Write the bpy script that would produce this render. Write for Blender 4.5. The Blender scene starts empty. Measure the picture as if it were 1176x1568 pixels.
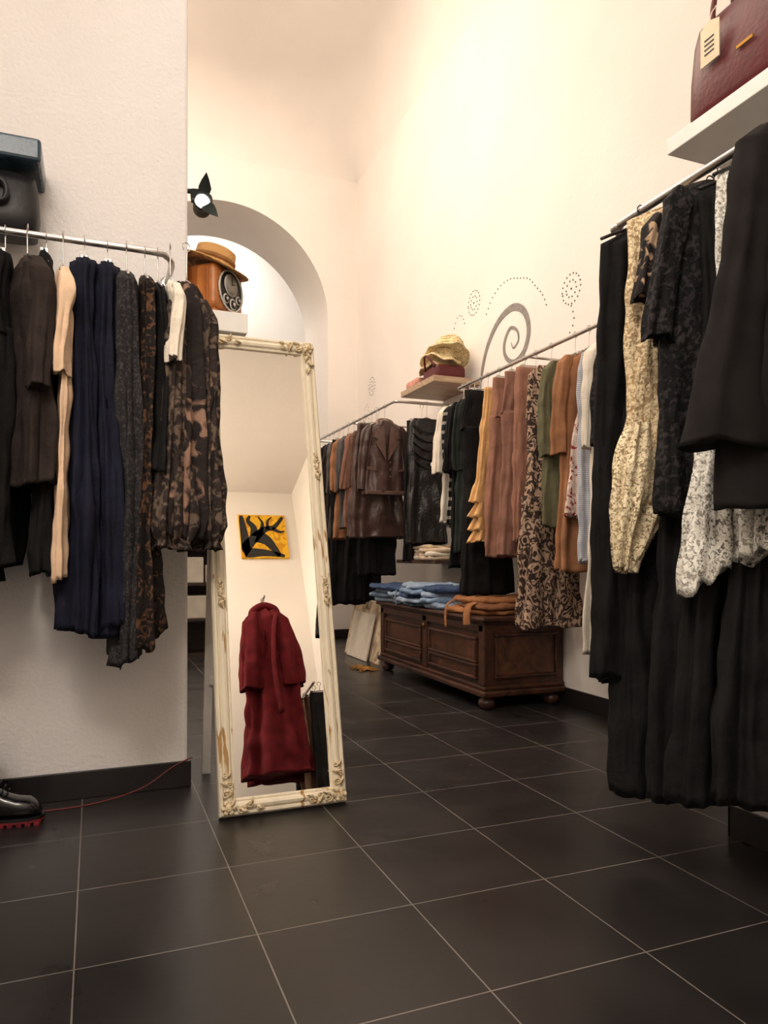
import bpy, bmesh, math, random
import numpy as np
from mathutils import Vector, Matrix, Euler, noise as mnoise
pi=math.pi
def S(r,g,b):
    f=lambda c:(c/255/12.92) if c/255<=0.04045 else ((c/255+0.055)/1.055)**2.4
    return (f(r),f(g),f(b),1)
# ---------------------------------------------------------------- materials
def new_mat(name):
    m=bpy.data.materials.new(name); m.use_nodes=True
    nt=m.node_tree; p=nt.nodes['Principled BSDF']
    return m,nt,p
def N(nt,t,**k):
    n=nt.nodes.new(t)
    for a,v in k.items():
        if a in n.inputs.keys(): n.inputs[a].default_value=v
        else: setattr(n,a,v)
    return n
def ramp(nt,fac,c0,c1,p0=0.0,p1=1.0):
    r=nt.nodes.new('ShaderNodeValToRGB')
    r.color_ramp.elements[0].position=p0; r.color_ramp.elements[0].color=c0
    r.color_ramp.elements[1].position=p1; r.color_ramp.elements[1].color=c1
    nt.links.new(fac,r.inputs['Fac']); return r
def bump(nt,p,vec,scale,strength,detail=4,dist=0.01):
    n=N(nt,'ShaderNodeTexNoise'); n.inputs['Scale'].default_value=scale; n.inputs['Detail'].default_value=detail
    nt.links.new(vec,n.inputs['Vector'])
    b=nt.nodes.new('ShaderNodeBump'); b.inputs['Strength'].default_value=strength; b.inputs['Distance'].default_value=dist
    nt.links.new(n.outputs['Fac'],b.inputs['Height']); nt.links.new(b.outputs['Normal'],p.inputs['Normal'])
    return b
def mulc(c,k): return (min(c[0]*k,1),min(c[1]*k,1),min(c[2]*k,1),1)
def simple(name,col,rough=.6,metal=0,var=.12,ns=8,bs=60,bst=.1,coat=0,emit=0):
    m,nt,p=new_mat(name); tc=N(nt,'ShaderNodeTexCoord')
    n=N(nt,'ShaderNodeTexNoise'); n.inputs['Scale'].default_value=ns; n.inputs['Detail'].default_value=5
    nt.links.new(tc.outputs['Object'],n.inputs['Vector'])
    r=ramp(nt,n.outputs['Fac'],mulc(col,1-var),mulc(col,1+var),.3,.7)
    nt.links.new(r.outputs['Color'],p.inputs['Base Color'])
    p.inputs['Roughness'].default_value=rough; p.inputs['Metallic'].default_value=metal
    p.inputs['Coat Weight'].default_value=coat
    if bst: bump(nt,p,tc.outputs['Object'],bs,bst)
    if emit:
        p.inputs['Emission Color'].default_value=col; p.inputs['Emission Strength'].default_value=emit
    return m
def cloth(name,col,col2=None,kind=None,scale=20,th=(.45,.55),rough=.85,var=.25,ns=14,bst=.35,bs=45,alpha=False,sheen=.0,metal=0,dist=3,stretch=(1,1,1),spec=.25,swirl=1.0,amin=.45):
    m,nt,p=new_mat(name); tc=N(nt,'ShaderNodeTexCoord'); mp=N(nt,'ShaderNodeMapping')
    mp.inputs['Scale'].default_value=stretch
    nt.links.new(tc.outputs['Object'],mp.inputs['Vector']); V=mp.outputs['Vector']
    n=N(nt,'ShaderNodeTexNoise'); n.inputs['Scale'].default_value=ns; n.inputs['Detail'].default_value=4
    nt.links.new(V,n.inputs['Vector'])
    r=ramp(nt,n.outputs['Fac'],mulc(col,1-var),mulc(col,1+var),.3,.7); out=r.outputs['Color']; fac=None
    if kind:
        if kind=='noise':
            t=N(nt,'ShaderNodeTexNoise'); t.inputs['Scale'].default_value=scale; t.inputs['Detail'].default_value=3.5
            t.inputs['Distortion'].default_value=swirl; o=t.outputs['Fac']
        elif kind=='edge':
            t=N(nt,'ShaderNodeTexVoronoi'); t.feature='DISTANCE_TO_EDGE'; t.inputs['Scale'].default_value=scale; o=t.outputs['Distance']
        elif kind=='cell':
            t=N(nt,'ShaderNodeTexVoronoi'); t.inputs['Scale'].default_value=scale; o=t.outputs['Distance']
        elif kind=='wave':
            t=N(nt,'ShaderNodeTexWave'); t.inputs['Scale'].default_value=scale; t.inputs['Distortion'].default_value=dist
            t.inputs['Detail'].default_value=2; t.inputs['Detail Scale'].default_value=2; t.bands_direction='DIAGONAL'; o=t.outputs['Fac']
        elif kind=='stripe':
            t=N(nt,'ShaderNodeTexWave'); t.inputs['Scale'].default_value=scale; t.bands_direction='Z'; o=t.outputs['Fac']
        nt.links.new(V,t.inputs['Vector'])
        f=ramp(nt,o,(0,0,0,1),(1,1,1,1),th[0],th[1]); fac=f.outputs['Color']
        if alpha: 
            inv=nt.nodes.new('ShaderNodeInvert'); nt.links.new(fac,inv.inputs['Color'])
            cl=ramp(nt,inv.outputs['Color'],(amin,amin,amin,1),(1,1,1,1))
            nt.links.new(cl.outputs['Color'],p.inputs['Alpha'])
        if col2:
            mx=nt.nodes.new('ShaderNodeMixRGB'); mx.inputs['Color2'].default_value=col2
            nt.links.new(fac,mx.inputs['Fac']); nt.links.new(out,mx.inputs['Color1']); out=mx.outputs['Color']
    nt.links.new(out,p.inputs['Base Color'])
    p.inputs['Roughness'].default_value=rough; p.inputs['Metallic'].default_value=metal
    p.inputs['Sheen Weight'].default_value=sheen; p.inputs['Specular IOR Level'].default_value=spec
    bump(nt,p,V,bs,bst,3,.012)
    return m
def plaster(name,col,bst=.25,bs=70):
    m,nt,p=new_mat(name); tc=N(nt,'ShaderNodeTexCoord')
    n=N(nt,'ShaderNodeTexNoise'); n.inputs['Scale'].default_value=1.3; n.inputs['Detail'].default_value=6
    nt.links.new(tc.outputs['Object'],n.inputs['Vector'])
    r=ramp(nt,n.outputs['Fac'],mulc(col,.95),mulc(col,1.03),.3,.7)
    nt.links.new(r.outputs['Color'],p.inputs['Base Color']); p.inputs['Roughness'].default_value=.92
    bump(nt,p,tc.outputs['Object'],bs,bst,5,.01); return m

WALL=plaster('plaster_warm_white',(.82,.77,.725,1),.12,30)
WALL2=plaster('plaster_rough_white',(.76,.73,.715,1),.42,60)
WHITE=simple('white_paint',(.8,.78,.75,1),.5,var=.04,bst=.03)
SKIRT=simple('baseboard_dark_tile',S(30,27,27),.35,var=.2,ns=12,bst=.08)
CHROME=simple('brushed_metal',(.5,.48,.46,1),.28,1,var=.1,bst=.02)
BLKPL=simple('black_plastic',S(18,18,19),.4,var=.1,bst=.02)
GLASS,nt,p=new_mat('mirror_silver'); p.inputs['Metallic'].default_value=1; p.inputs['Roughness'].default_value=.004
tc=N(nt,'ShaderNodeTexCoord'); n=N(nt,'ShaderNodeTexNoise'); n.inputs['Scale'].default_value=3
nt.links.new(tc.outputs['Object'],n.inputs['Vector'])
r=ramp(nt,n.outputs['Fac'],(.97,.93,.85,1),(.98,.94,.87,1)); nt.links.new(r.outputs['Color'],p.inputs['Base Color'])
# floor
FLOOR,nt,p=new_mat('dark_slate_floor_tiles')
tc=N(nt,'ShaderNodeTexCoord'); mp=N(nt,'ShaderNodeMapping'); mp.inputs['Location'].default_value=(-.3992+4.458,-1.909+4.458,0)
nt.links.new(tc.outputs['Object'],mp.inputs['Vector'])
bk=N(nt,'ShaderNodeTexBrick'); bk.offset=0; bk.squash=1
for k,v in (('Scale',1),('Mortar Size',.0022),('Mortar Smooth',.3),('Brick Width',.4458),('Row Height',.4458),('Bias',0)): bk.inputs[k].default_value=v
bk.inputs['Color1'].default_value=S(37,34,34); bk.inputs['Color2'].default_value=S(30,28,28); bk.inputs['Mortar'].default_value=S(112,106,101)
nt.links.new(mp.outputs['Vector'],bk.inputs['Vector'])
n=N(nt,'ShaderNodeTexNoise'); n.inputs['Scale'].default_value=3; n.inputs['Detail'].default_value=6; n.inputs['Distortion'].default_value=.3
nt.links.new(tc.outputs['Object'],n.inputs['Vector'])
r=ramp(nt,n.outputs['Fac'],(.8,.79,.79,1),(1.4,1.38,1.37,1),.3,.75)
mx=nt.nodes.new('ShaderNodeMixRGB'); mx.blend_type='MULTIPLY'; mx.inputs['Fac'].default_value=1
nt.links.new(bk.outputs['Color'],mx.inputs['Color1']); nt.links.new(r.outputs['Color'],mx.inputs['Color2'])
nt.links.new(mx.outputs['Color'],p.inputs['Base Color'])
r2=ramp(nt,n.outputs['Fac'],(.27,.27,.27,1),(.38,.38,.38,1),.3,.7); nt.links.new(r2.outputs['Color'],p.inputs['Roughness'])
p.inputs['Specular IOR Level'].default_value=.45
sub=nt.nodes.new('ShaderNodeMath'); sub.operation='MULTIPLY_ADD'; sub.inputs[1].default_value=-.8
nt.links.new(bk.outputs['Fac'],sub.inputs[0])
n3=N(nt,'ShaderNodeTexNoise'); n3.inputs['Scale'].default_value=14; n3.inputs['Detail'].default_value=5
nt.links.new(tc.outputs['Object'],n3.inputs['Vector']); nt.links.new(n3.outputs['Fac'],sub.inputs[2])
b=nt.nodes.new('ShaderNodeBump'); b.inputs['Strength'].default_value=.15; b.inputs['Distance'].default_value=.004
nt.links.new(sub.outputs[0],b.inputs['Height']); nt.links.new(b.outputs['Normal'],p.inputs['Normal'])
# wood
def wood(name,c1,c2,scale=3,rough=.45,st=(1,8,8)):
    m,nt,p=new_mat(name); tc=N(nt,'ShaderNodeTexCoord'); mp=N(nt,'ShaderNodeMapping'); mp.inputs['Scale'].default_value=st
    nt.links.new(tc.outputs['Object'],mp.inputs['Vector'])
    n=N(nt,'ShaderNodeTexNoise'); n.inputs['Scale'].default_value=scale; n.inputs['Detail'].default_value=8; n.inputs['Distortion'].default_value=1
    nt.links.new(mp.outputs['Vector'],n.inputs['Vector'])
    r=ramp(nt,n.outputs['Fac'],c1,c2,.3,.72); nt.links.new(r.outputs['Color'],p.inputs['Base Color'])
    p.inputs['Roughness'].default_value=rough
    bump(nt,p,mp.outputs['Vector'],scale*3,.2,6,.005); return m
CHESTW=wood('walnut_chest_wood',S(30,16,11),S(82,46,29),3,.42,(6,1,6))
BURL=wood('walnut_burl_panel',S(40,21,13),S(100,60,38),7,.4,(1.5,1,1.5))
ORW=wood('orange_wood',S(150,84,36),S(205,130,66),5,.4,(4,4,1))

# ---------------------------------------------------------------- mesh builder
class MB:
    def __init__(s): s.v=[];s.f=[];s.m=[];s.sm=[]
    def add(s,vs,fs,mi=0,smooth=True,M=None):
        o=len(s.v)
        for v in vs:
            v=Vector(v); s.v.append(tuple(M@v) if M else tuple(v))
        for f in fs: s.f.append([i+o for i in f]); s.m.append(mi); s.sm.append(smooth)
    def loft(s,rings,mi=0,cap0=True,cap1=True,smooth=True,M=None,closed=True):
        n=len(rings[0]); vs=[v for r in rings for v in r]; fs=[]
        for j in range(len(rings)-1):
            for i in range(n if closed else n-1):
                k=(i+1)%n; fs.append([j*n+i,j*n+k,(j+1)*n+k,(j+1)*n+i])
        if cap0: fs.append(list(range(n))[::-1])
        if cap1: fs.append([(len(rings)-1)*n+i for i in range(n)])
        s.add(vs,fs,mi,smooth,M)
    def tube(s,pts,r,n=8,mi=0,M=None,flat=1.0,cap=True):
        P=[Vector(p) for p in pts]; rings=[]; up=Vector((0,0,1)); prev=None
        for i,p in enumerate(P):
            t=(P[min(i+1,len(P)-1)]-P[max(i-1,0)]).normalized()
            if prev is None:
                a=t.cross(up); 
                if a.length<.1: a=t.cross(Vector((1,0,0)))
                a.normalize()
            else:
                a=prev-t*prev.dot(t); a.normalize()
            prev=a; b2=t.cross(a); rr=r[i] if isinstance(r,(list,tuple)) else r
            rings.append([tuple(p+a*rr*math.cos(2*pi*k/n)+b2*rr*flat*math.sin(2*pi*k/n)) for k in range(n)])
        s.loft(rings,mi,cap,cap,True,M)
    def box(s,x0,x1,y0,y1,z0,z1,mi=0,bev=0.0,M=None,seg=2):
        bm=bmesh.new(); bmesh.ops.create_cube(bm,size=1)
        for v in bm.verts: v.co=Vector(((x0+x1)/2+v.co.x*(x1-x0),(y0+y1)/2+v.co.y*(y1-y0),(z0+z1)/2+v.co.z*(z1-z0)))
        if bev>0: bmesh.ops.bevel(bm,geom=list(bm.edges),offset=bev,segments=seg,affect='EDGES',profile=.5)
        bm.verts.index_update()
        s.add([v.co[:] for v in bm.verts],[[v.index for v in f.verts] for f in bm.faces],mi,False,M); bm.free()
    def lathe(s,prof,n=32,mi=0,M=None,sx=1,sy=1,fn=None):
        rings=[]
        for (r,z) in prof:
            ring=[]
            for k in range(n):
                a=2*pi*k/n; p=(r*sx*math.cos(a),r*sy*math.sin(a),z)
                ring.append(fn(p,a,r) if fn else p)
            rings.append(ring)
        s.loft(rings,mi,True,True,True,M)
    def blob(s,c,r,mi=0,M=None,n=12,m=8):
        rings=[]
        for j in range(1,m):
            ph=pi*j/m
            rings.append([(c[0]+r[0]*math.sin(ph)*math.cos(2*pi*k/n),c[1]+r[1]*math.sin(ph)*math.sin(2*pi*k/n),c[2]+r[2]*math.cos(ph)) for k in range(n)])
        s.loft(rings,mi,True,True,True,M)
    def plate(s,pts,axis,c,th,mi=0,M=None):
        def mk(p,d):
            if axis=='y': return (p[0],d,p[1])
            if axis=='x': return (d,p[0],p[1])
            return (p[0],p[1],d)
        s.loft([[mk(p,c) for p in pts],[mk(p,c+th) for p in pts]],mi,True,True,False,M)
    def build(s,name,mats,loc=(0,0,0),rot=(0,0,0)):
        me=bpy.data.meshes.new(name); me.from_pydata(s.v,[],s.f)
        for m in mats: me.materials.append(m)
        me.polygons.foreach_set('material_index',s.m); me.polygons.foreach_set('use_smooth',s.sm)
        me.validate(); me.update()
        bm=bmesh.new(); bm.from_mesh(me); bmesh.ops.recalc_face_normals(bm,faces=bm.faces); bm.to_mesh(me); bm.free()
        o=bpy.data.objects.new(name,me); o.location=loc; o.rotation_euler=rot
        bpy.context.scene.collection.objects.link(o); return o
def catmull(P,n=8):
    P=[np.array(p,float) for p in P]; out=[]
    for i in range(len(P)-1):
        p0=P[max(i-1,0)];p1=P[i];p2=P[i+1];p3=P[min(i+2,len(P)-1)]
        for k in range(n):
            t=k/n; out.append(.5*((2*p1)+(-p0+p2)*t+(2*p0-5*p1+4*p2-p3)*t*t+(-p0+3*p1-3*p2+p3)*t**3))
    out.append(P[-1]); return [tuple(x) for x in out]

# ---------------------------------------------------------------- room
XL,XR,YF,YB=-1.5,2.95,-1.2,8.31
mb=MB(); mb.box(XL-.3,XR+1.3,YF-.3,11.7,-.1,0); mb.build('floor',[FLOOR])
mb=MB(); mb.box(XR,XR+.2,1.95,YB+.9,0,7.2); mb.build('wall_right',[WALL])
mb=MB(); mb.box(2.11,XR+.2,YF-.2,1.95,0,7.2); mb.build('wall_right_pilaster',[WALL])
mb=MB(); mb.box(XL-.2,XL,YF-.2,11.5,0,7.2); mb.build('wall_left',[WALL])
mb=MB(); mb.box(XL-.2,2.3,YF-.2,YF,0,4.3); mb.build('wall_front',[WALL])
mb=MB(); mb.box(XL,.375,3.25,3.62,0,7.1,0,.012); mb.build('wall_partition',[WALL2])
mb=MB(); cx,r0,zs=1.38,1.2,3.8; y0,y1=YB,9.3
def q(a,b,c,d): mb.add([a,b,c,d],[[0,1,2,3]],0,False)
def blk(x0,x1,z0,z1):
    q((x0,y0,z0),(x1,y0,z0),(x1,y0,z1),(x0,y0,z1)); q((x0,y1,z0),(x1,y1,z0),(x1,y1,z1),(x0,y1,z1))
blk(XL,cx-r0,0,7.2); blk(cx+r0,XR,0,7.2)
arc=[(cx-r0*math.cos(pi*i/40),zs+r0*math.sin(pi*i/40)) for i in range(41)]
for i in range(40):
    (xa,za),(xb,zb)=arc[i],arc[i+1]
    for y in (y0,y1): q((xa,y,za),(xb,y,zb),(xb,y,7.2),(xa,y,7.2))
rv=[(cx-r0,0)]+arc+[(cx+r0,0)]
mb.add([(x,y,z) for (x,z) in rv for y in (y0,y1)],[[2*i,2*i+1,2*i+3,2*i+2] for i in range(len(rv)-1)],0,True)
mb.build('wall_back',[WALL])
mb=MB(); mb.box(XL,XR+1.2,11.5,11.7,0,6.2); mb.box(XR+1.1,XR+1.3,9.3,11.5,0,6.2); mb.build('wall_back_room',[WALL])
mb=MB(); mb.box(XL,XR+1.2,9.3,11.5,6.1,6.2); mb.build('ceiling_back_room',[WALL])
mb=MB(); nx,ny=60,80; vs=[]
g=lambda s:math.sqrt(max(0,1-(1-min(max(s,0)/1.5,1))**2))
for j in range(ny+1):
    for i in range(nx+1):
        x=XL+(XR-XL)*i/nx; y=1.2+(YB-1.2)*j/ny
        vs.append((x,y,5.5+1.5*g(min(x-XL,XR-x))*g(YB-y)))
mb.add(vs,[[j*(nx+1)+i,j*(nx+1)+i+1,(j+1)*(nx+1)+i+1,(j+1)*(nx+1)+i] for j in range(ny) for i in range(nx)],0,True)
mb.build('ceiling',[WALL])
mb=MB(); mb.box(XL,2.2,YF,1.2,4.05,4.25); mb.box(XL,2.95,1.1,1.2,4.05,7.2); mb.build('ceiling_entrance',[WALL])
def base(name,*bx):
    mb=MB()
    for b_ in bx: mb.box(*b_,0,.003)
    mb.build(name,[SKIRT])
base('baseboard_partition',(XL,.388,3.238,3.25,0,.112),(.375,.388,3.25,3.62,0,.112))
base('baseboard_right',(XR-.013,XR,1.95,YB,0,.112))
base('baseboard_pilaster',(2.097,2.11,YF,1.963,0,.112),(2.097,XR-.013,1.95,1.963,0,.112))
base('baseboard_back',(2.58,XR-.013,YB-.013,YB,0,.112),(XL,.18,YB-.013,YB,0,.112))

# ---------------------------------------------------------------- garments
def rings(mb,rows,mi,folds,amp,seed,z0,n=88,m=58,cap0=True,hem=.008,ao=0,bo=0):
    rnd=random.Random(seed); p=[rnd.uniform(0,6.28) for _ in range(8)]
    D=[r[0] for r in rows]; L=D[-1]-D[0]; R=[]
    dz_list=sorted(set([D[0]+L*(j/(m-1)) for j in range(m)]+D))
    f2=int(folds*1.7)+1; q_=folds*.28; so=seed*7.31
    for dz in dz_list:
        hw=np.interp(dz,D,[r[1] for r in rows]); hd=np.interp(dz,D,[r[2] for r in rows])
        a_=np.interp(dz,D,[(r[3] if len(r)>3 else 0) for r in rows])+ao
        fz=(dz-D[0])/L; A=amp*(.25+.85*fz**.8); ring=[]
        sway=.013*math.sin(3.3*fz+p[5])*min(1,fz*4); swa=.010*math.sin(2.7*fz+p[6])*min(1,fz*4)
        for i in range(n):
            th=2*pi*i/n; c,s=math.cos(th),math.sin(th)
            a=hw*math.copysign(abs(c)**.8,c); b=hd*math.copysign(abs(s)**.8,s)
            n1=mnoise.noise(Vector((c*q_+so,s*q_,dz*1.6)))
            n2=mnoise.noise(Vector((c*q_*2.2,s*q_*2.2+so,dz*6)))
            n3=mnoise.noise(Vector((a*7+so,b*7,dz*11)))
            w=A*((.55+1.3*abs(n1))*math.sin(folds*th+p[0]+1.6*math.sin(2.5*fz+p[1]+th))+.5*math.sin(f2*th+p[2]+1.2*fz)*(.6+n1)+1.8*n1+1.1*n2)+.008*n3
            a+=w*c*.9; b+=w*math.copysign(min(1,abs(s)+.25),s)
            zz=z0-dz+hem*fz**3*(math.sin(2*th+p[4])+.4*math.sin(folds*th+p[0]))
            ring.append((a+a_+swa,b+bo+sway,zz))
        R.append(ring)
    last=R[-1]; cxm=sum(v[0] for v in last)/n; cym=sum(v[1] for v in last)/n
    R.append([(cxm+(v[0]-cxm)*.93,cym+(v[1]-cym)*.8,v[2]+.012) for v in last])
    mb.loft(R,mi,cap0,True,True)
def hanger(mb,drop,w,mi,clips=False):
    pts=[(-.012,0,-.012),(-.017,0,.004),(-.008,0,.0165),(.006,0,.017),(.016,0,.006),(.014,0,-.008),(.002,0,-.025),(0,0,-drop+.01)]
    mb.tube(catmull(pts,4),.0022,6,mi)
    if clips:
        mb.tube([(-w,0,-drop+.012),(0,0,-drop+.016),(w,0,-drop+.012)],.004,6,mi)
        for s_ in (-1,1): mb.box(s_*w*.85-.012,s_*w*.85+.012,-.014,.014,-drop-.03,-drop+.02,mi,.003)
    else:
        mb.tube(catmull([(-w,0,-drop-.055),(-w*.5,0,-drop-.015),(0,0,-drop+.012),(w*.5,0,-drop-.015),(w,0,-drop-.055)],4),.006,6,mi)
def hang(name,x,y,zr,rows,mats,yaw=0,folds=7,amp=.012,seed=1,drop=.13,sleeves=None,clips=False,hw=.17,extra=None,hmat=None,legs=None,hem=.008,m=58):
    mb=MB(); mats=list(mats)+[hmat or BLKPL]; hi=len(mats)-1
    hanger(mb,drop,min(hw,rows[min(2,len(rows)-1)][1]*1.0+.01),hi,clips)
    if legs:
        L0,L,lw,fl=legs
        rings(mb,rows,0,folds,amp*.5,seed,-drop)
        for k,s_ in enumerate((-1,1)):
            rings(mb,[(L0,lw,rows[-1][2],s_*lw*.95),(L*.5,lw*.92,rows[-1][2]*.9,s_*lw*1.0),(L,lw*fl,rows[-1][2]*.95,s_*lw*1.05)],0,4,amp,seed+5+k,-drop,n=48)
    else: rings(mb,rows,0,folds,amp,seed,-drop,hem=hem,m=m)
    if sleeves:
        sw,L,out,ra0,ra1,mi=sleeves
        for k,s_ in enumerate((-1,1)):
            rings(mb,[(.04,ra0*.45,ra0*.4,s_*(sw-ra0*.8)),(.09,ra0,ra0*.62,s_*(sw-ra0*.35)),(.09+(L-.09)*.4,ra0*.92,ra0*.6,s_*(sw+out*.4)),(L,ra1,ra1*.6,s_*(sw+out))],mi,4,.007,seed+20+k,-drop,n=40,bo=-.01)
    if extra: extra(mb,-drop)
    return mb.build(name,mats,(x,y,zr),(0,0,yaw))
def top(L,w=.19,hd=.032,fl=1.08): return [(0,.045,.018),(.025,.09,.025),(.07,w*.92,hd*.8),(.15,w,hd),(L*.55,w*.95,hd*.95),(L,w*fl,hd*1.1)]
def skirt(L,w0=.16,w1=.2,h0=.025,h1=.04): return [(0,w0,h0),(.06,w0,h0),(L*.4,w0*.5+w1*.5,h0*.5+h1*.5),(L,w1,h1)]
def waist(w=.16,h=.03): return [(0,w,h*.7),(.05,w,h*.8),(.28,w*1.12,h)]
BLK=cloth('black_fabric',S(20,19,20),var=.3,spec=.2); BLK2=cloth('black_wool',S(31,28,28),rough=.95,var=.2,spec=.15,bst=.15); NAVY=cloth('navy_fabric',S(20,22,39),var=.3)
DBR=cloth('dark_brown_fabric',S(42,33,30)); CREAM=cloth('cream_fabric',S(222,190,160),var=.1); WHT=cloth('white_fabric',S(226,216,200),var=.06)
CHAR=cloth('charcoal_lace_fabric',S(36,34,36),S(64,61,61),'noise',80,(.5,.62))
BRL=cloth('brown_black_lace_fabric',S(24,20,19),S(92,64,44),'noise',34,(.52,.6))
FLOR=cloth('black_rose_floral_fabric',S(40,33,32),S(148,116,98),'noise',9,(.55,.62),bst=.8,bs=30)
FLOR2=cloth('sheer_floral_chiffon',S(50,41,38),S(124,106,92),'noise',26,(.5,.6),bst=.9,bs=30,alpha=True,amin=.75)
LACEC=cloth('cream_lace_fabric',S(182,154,116),S(234,214,176),'noise',70,(.44,.54),bst=.7,bs=90)
LACEC2=cloth('cream_lace_mesh',S(236,218,184),S(206,180,140),'noise',95,(.48,.6),alpha=True,bst=.6,amin=.25)
LACEW=cloth('white_lace_fabric',S(242,236,224),S(206,198,186),'noise',85,(.48,.6),alpha=True,bst=.6,amin=.3)
LACEB=cloth('black_lace_fabric',S(14,13,14),S(46,42,44),'noise',42,(.52,.58),bst=.8)
PATB=cloth('black_cream_print_fabric',S(28,22,22),S(176,148,120),'noise',16,(.56,.62))
ZEB=cloth('brown_paisley_print_fabric',S(56,42,37),S(176,148,126),'noise',17,(.49,.55),swirl=3.2,stretch=(1,1,.8))
TAN=cloth('tan_fabric',S(222,176,120),var=.12); TAN2=cloth('camel_fabric',S(154,108,76),var=.15)
ROSE=cloth('rose_brown_fabric',S(148,106,88),var=.12); ROSE2=cloth('dusty_rose_fabric',S(136,98,84),var=.12)
OLIVE=cloth('olive_fabric',S(98,96,72),var=.15); REDFL=cloth('red_floral_fabric',S(222,202,190),S(150,54,54),'noise',28,(.54,.58))
STR=cloth('black_white_stripe_fabric',S(20,20,22),S(140,136,130),'stripe',4.5,(.72,.78)); DGRN=cloth('dark_green_fabric',S(38,44,40))
LEATH=cloth('brown_leather',S(70,50,45),rough=.34,var=.3,bst=.5,bs=18,spec=.5); GREY=cloth('grey_fabric',S(84,80,80)); 
SEQ=cloth('black_sequin_fabric',S(10,10,11),S(56,54,54),'cell',150,(.75,.88),rough=.38,bst=.5,spec=.5)
REDC=cloth('burgundy_wool',S(84,12,20),rough=.95,var=.25,bst=.2); BLUEW=cloth('pale_blue_stripe_fabric',S(206,206,210),S(150,158,176),'stripe',30,(.5,.6))
BRN=cloth('brown_fabric',S(96,70,58))

def rail(name,pts,r=.0125,flanges=(),feet=None):
    mb=MB(); mb.tube(catmull(pts,8),r,12,0)
    for (c,ax) in flanges:
        M=Matrix.Translation(c)@(Matrix.Rotation(pi/2,4,'Y') if ax=='x' else Matrix.Rotation(pi/2,4,'X'))
        mb.lathe([(.0,-.006),(.03,-.006),(.03,.002),(.02,.006),(.0,.007)],20,0,M)
    return mb.build(name,[CHROME])
# --- left rail (along X)
ZL=2.172; YL=2.95
rail('clothes_rail',[(-1.48,YL,ZL),(-.8,YL,ZL),(-.2,YL,ZL),(.2,YL,ZL),(.262,YL+.02,ZL-.004),(.285,YL+.07,ZL-.01),(.288,3.15,ZL-.01),(.288,3.245,ZL-.01)],flanges=(((.288,3.245,ZL-.01),'y'),((-1.49,YL,ZL),'x')))
h=pi/2
HM=CHROME
hang('black_coat',-.62,YL,ZL,top(1.2),[BLK],h,seed=1,sleeves=(.19,.6,.03,.05,.045,0))
hang('black_long_cardigan',-.50,YL,ZL,top(1.15),[BLK2],h,seed=2)
hang('black_dress',-.385,YL-.02,ZL,top(1.14,.2,.055),[BLK],h,seed=3,sleeves=(.19,.75,.03,.055,.05,0),hmat=HM)
hang('black_trousers',-.30,YL+.0,ZL,waist(.16,.045),[BLK],h,seed=5,legs=(.26,1.08,.085,1),clips=True,hw=.14,hmat=HM)
hang('dark_brown_tunic',-.225,YL-.04,ZL,top(.82,.2,.06,1.05),[DBR],h+.2,seed=4,sleeves=(.19,.5,.02,.05,.045,0),amp=.014,drop=.11,hmat=HM)
hang('black_trousers',-.165,YL+.0,ZL,waist(.16,.036),[BLK],h,seed=15,legs=(.26,1.13,.085,1),clips=True,hw=.14,hmat=HM,drop=.11)
hang('cream_cardigan',-.108,YL-.03,ZL,[(0,.04,.012),(.06,.18,.022),(.2,.19,.03),(.7,.18,.02),(1.13,.185,.022)],[CREAM],h,seed=6,sleeves=(.18,.42,.02,.042,.036,0),amp=.009,hmat=HM)
hang('navy_pleated_skirt',-.035,YL-.01,ZL,skirt(1.33,.16,.2,.044,.07),[NAVY],h,seed=7,folds=12,amp=.019,clips=True,hw=.14,hmat=HM,hem=.016,drop=.12)
hang('navy_pleated_dress',.045,YL,ZL,skirt(1.31,.16,.19,.042,.055),[NAVY],h,seed=8,folds=11,amp=.016,clips=True,hw=.14,hmat=HM,drop=.12)
hang('charcoal_lace_dress',.112,YL-.02,ZL,[(0,.05,.02),(.03,.12,.028),(.07,.18,.04),(.6,.18,.042),(1.45,.19,.05)],[CHAR],h,seed=9,folds=8,amp=.014,hmat=HM,hem=.02,drop=.11)
hang('brown_lace_dress',.18,YL-.0,ZL,[(0,.05,.02),(.03,.12,.024),(.07,.18,.034),(.6,.18,.036),(1.38,.2,.06)],[BRL],h,seed=10,folds=8,amp=.015,hmat=HM,hem=.03,drop=.11)
hang('black_blouse',.228,YL+.0,ZL,top(.74,.18,.028),[BLK],h,seed=11,hmat=HM)
hang('white_blouse',.268,YL-.065,ZL,[(0,.04,.012),(.03,.09,.018),(.07,.12,.022),(.24,.115,.022)],[WHT],h,seed=12,amp=.004,sleeves=(.13,.33,.015,.036,.03,0),hmat=HM,hw=.11)
def chif(mb,z):
    for k,s_ in enumerate((-1,1)):
        rings(mb,[(.05,.02,.02,s_*.05),(.12,.034,.03,s_*.07),(.5,.04,.034,s_*.085),(.8,.058,.05,s_*.09),(.92,.07,.06,s_*.092),(.97,.052,.045,s_*.092),(.985,.04,.036,s_*.092),(1.01,.05,.045,s_*.092)],1,7,.013,140+k,z,n=56,bo=-.02)
hang('floral_chiffon_dress',.325,YL-.09,ZL-.0,[(0,.04,.018),(.03,.06,.025),(.08,.075,.035),(.3,.075,.045),(.6,.085,.05),(.9,.105,.055),(.97,.1,.05)],[FLOR,FLOR2],.5,seed=13,folds=9,amp=.017,extra=chif,drop=.14,hmat=HM,hw=.07)

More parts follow.
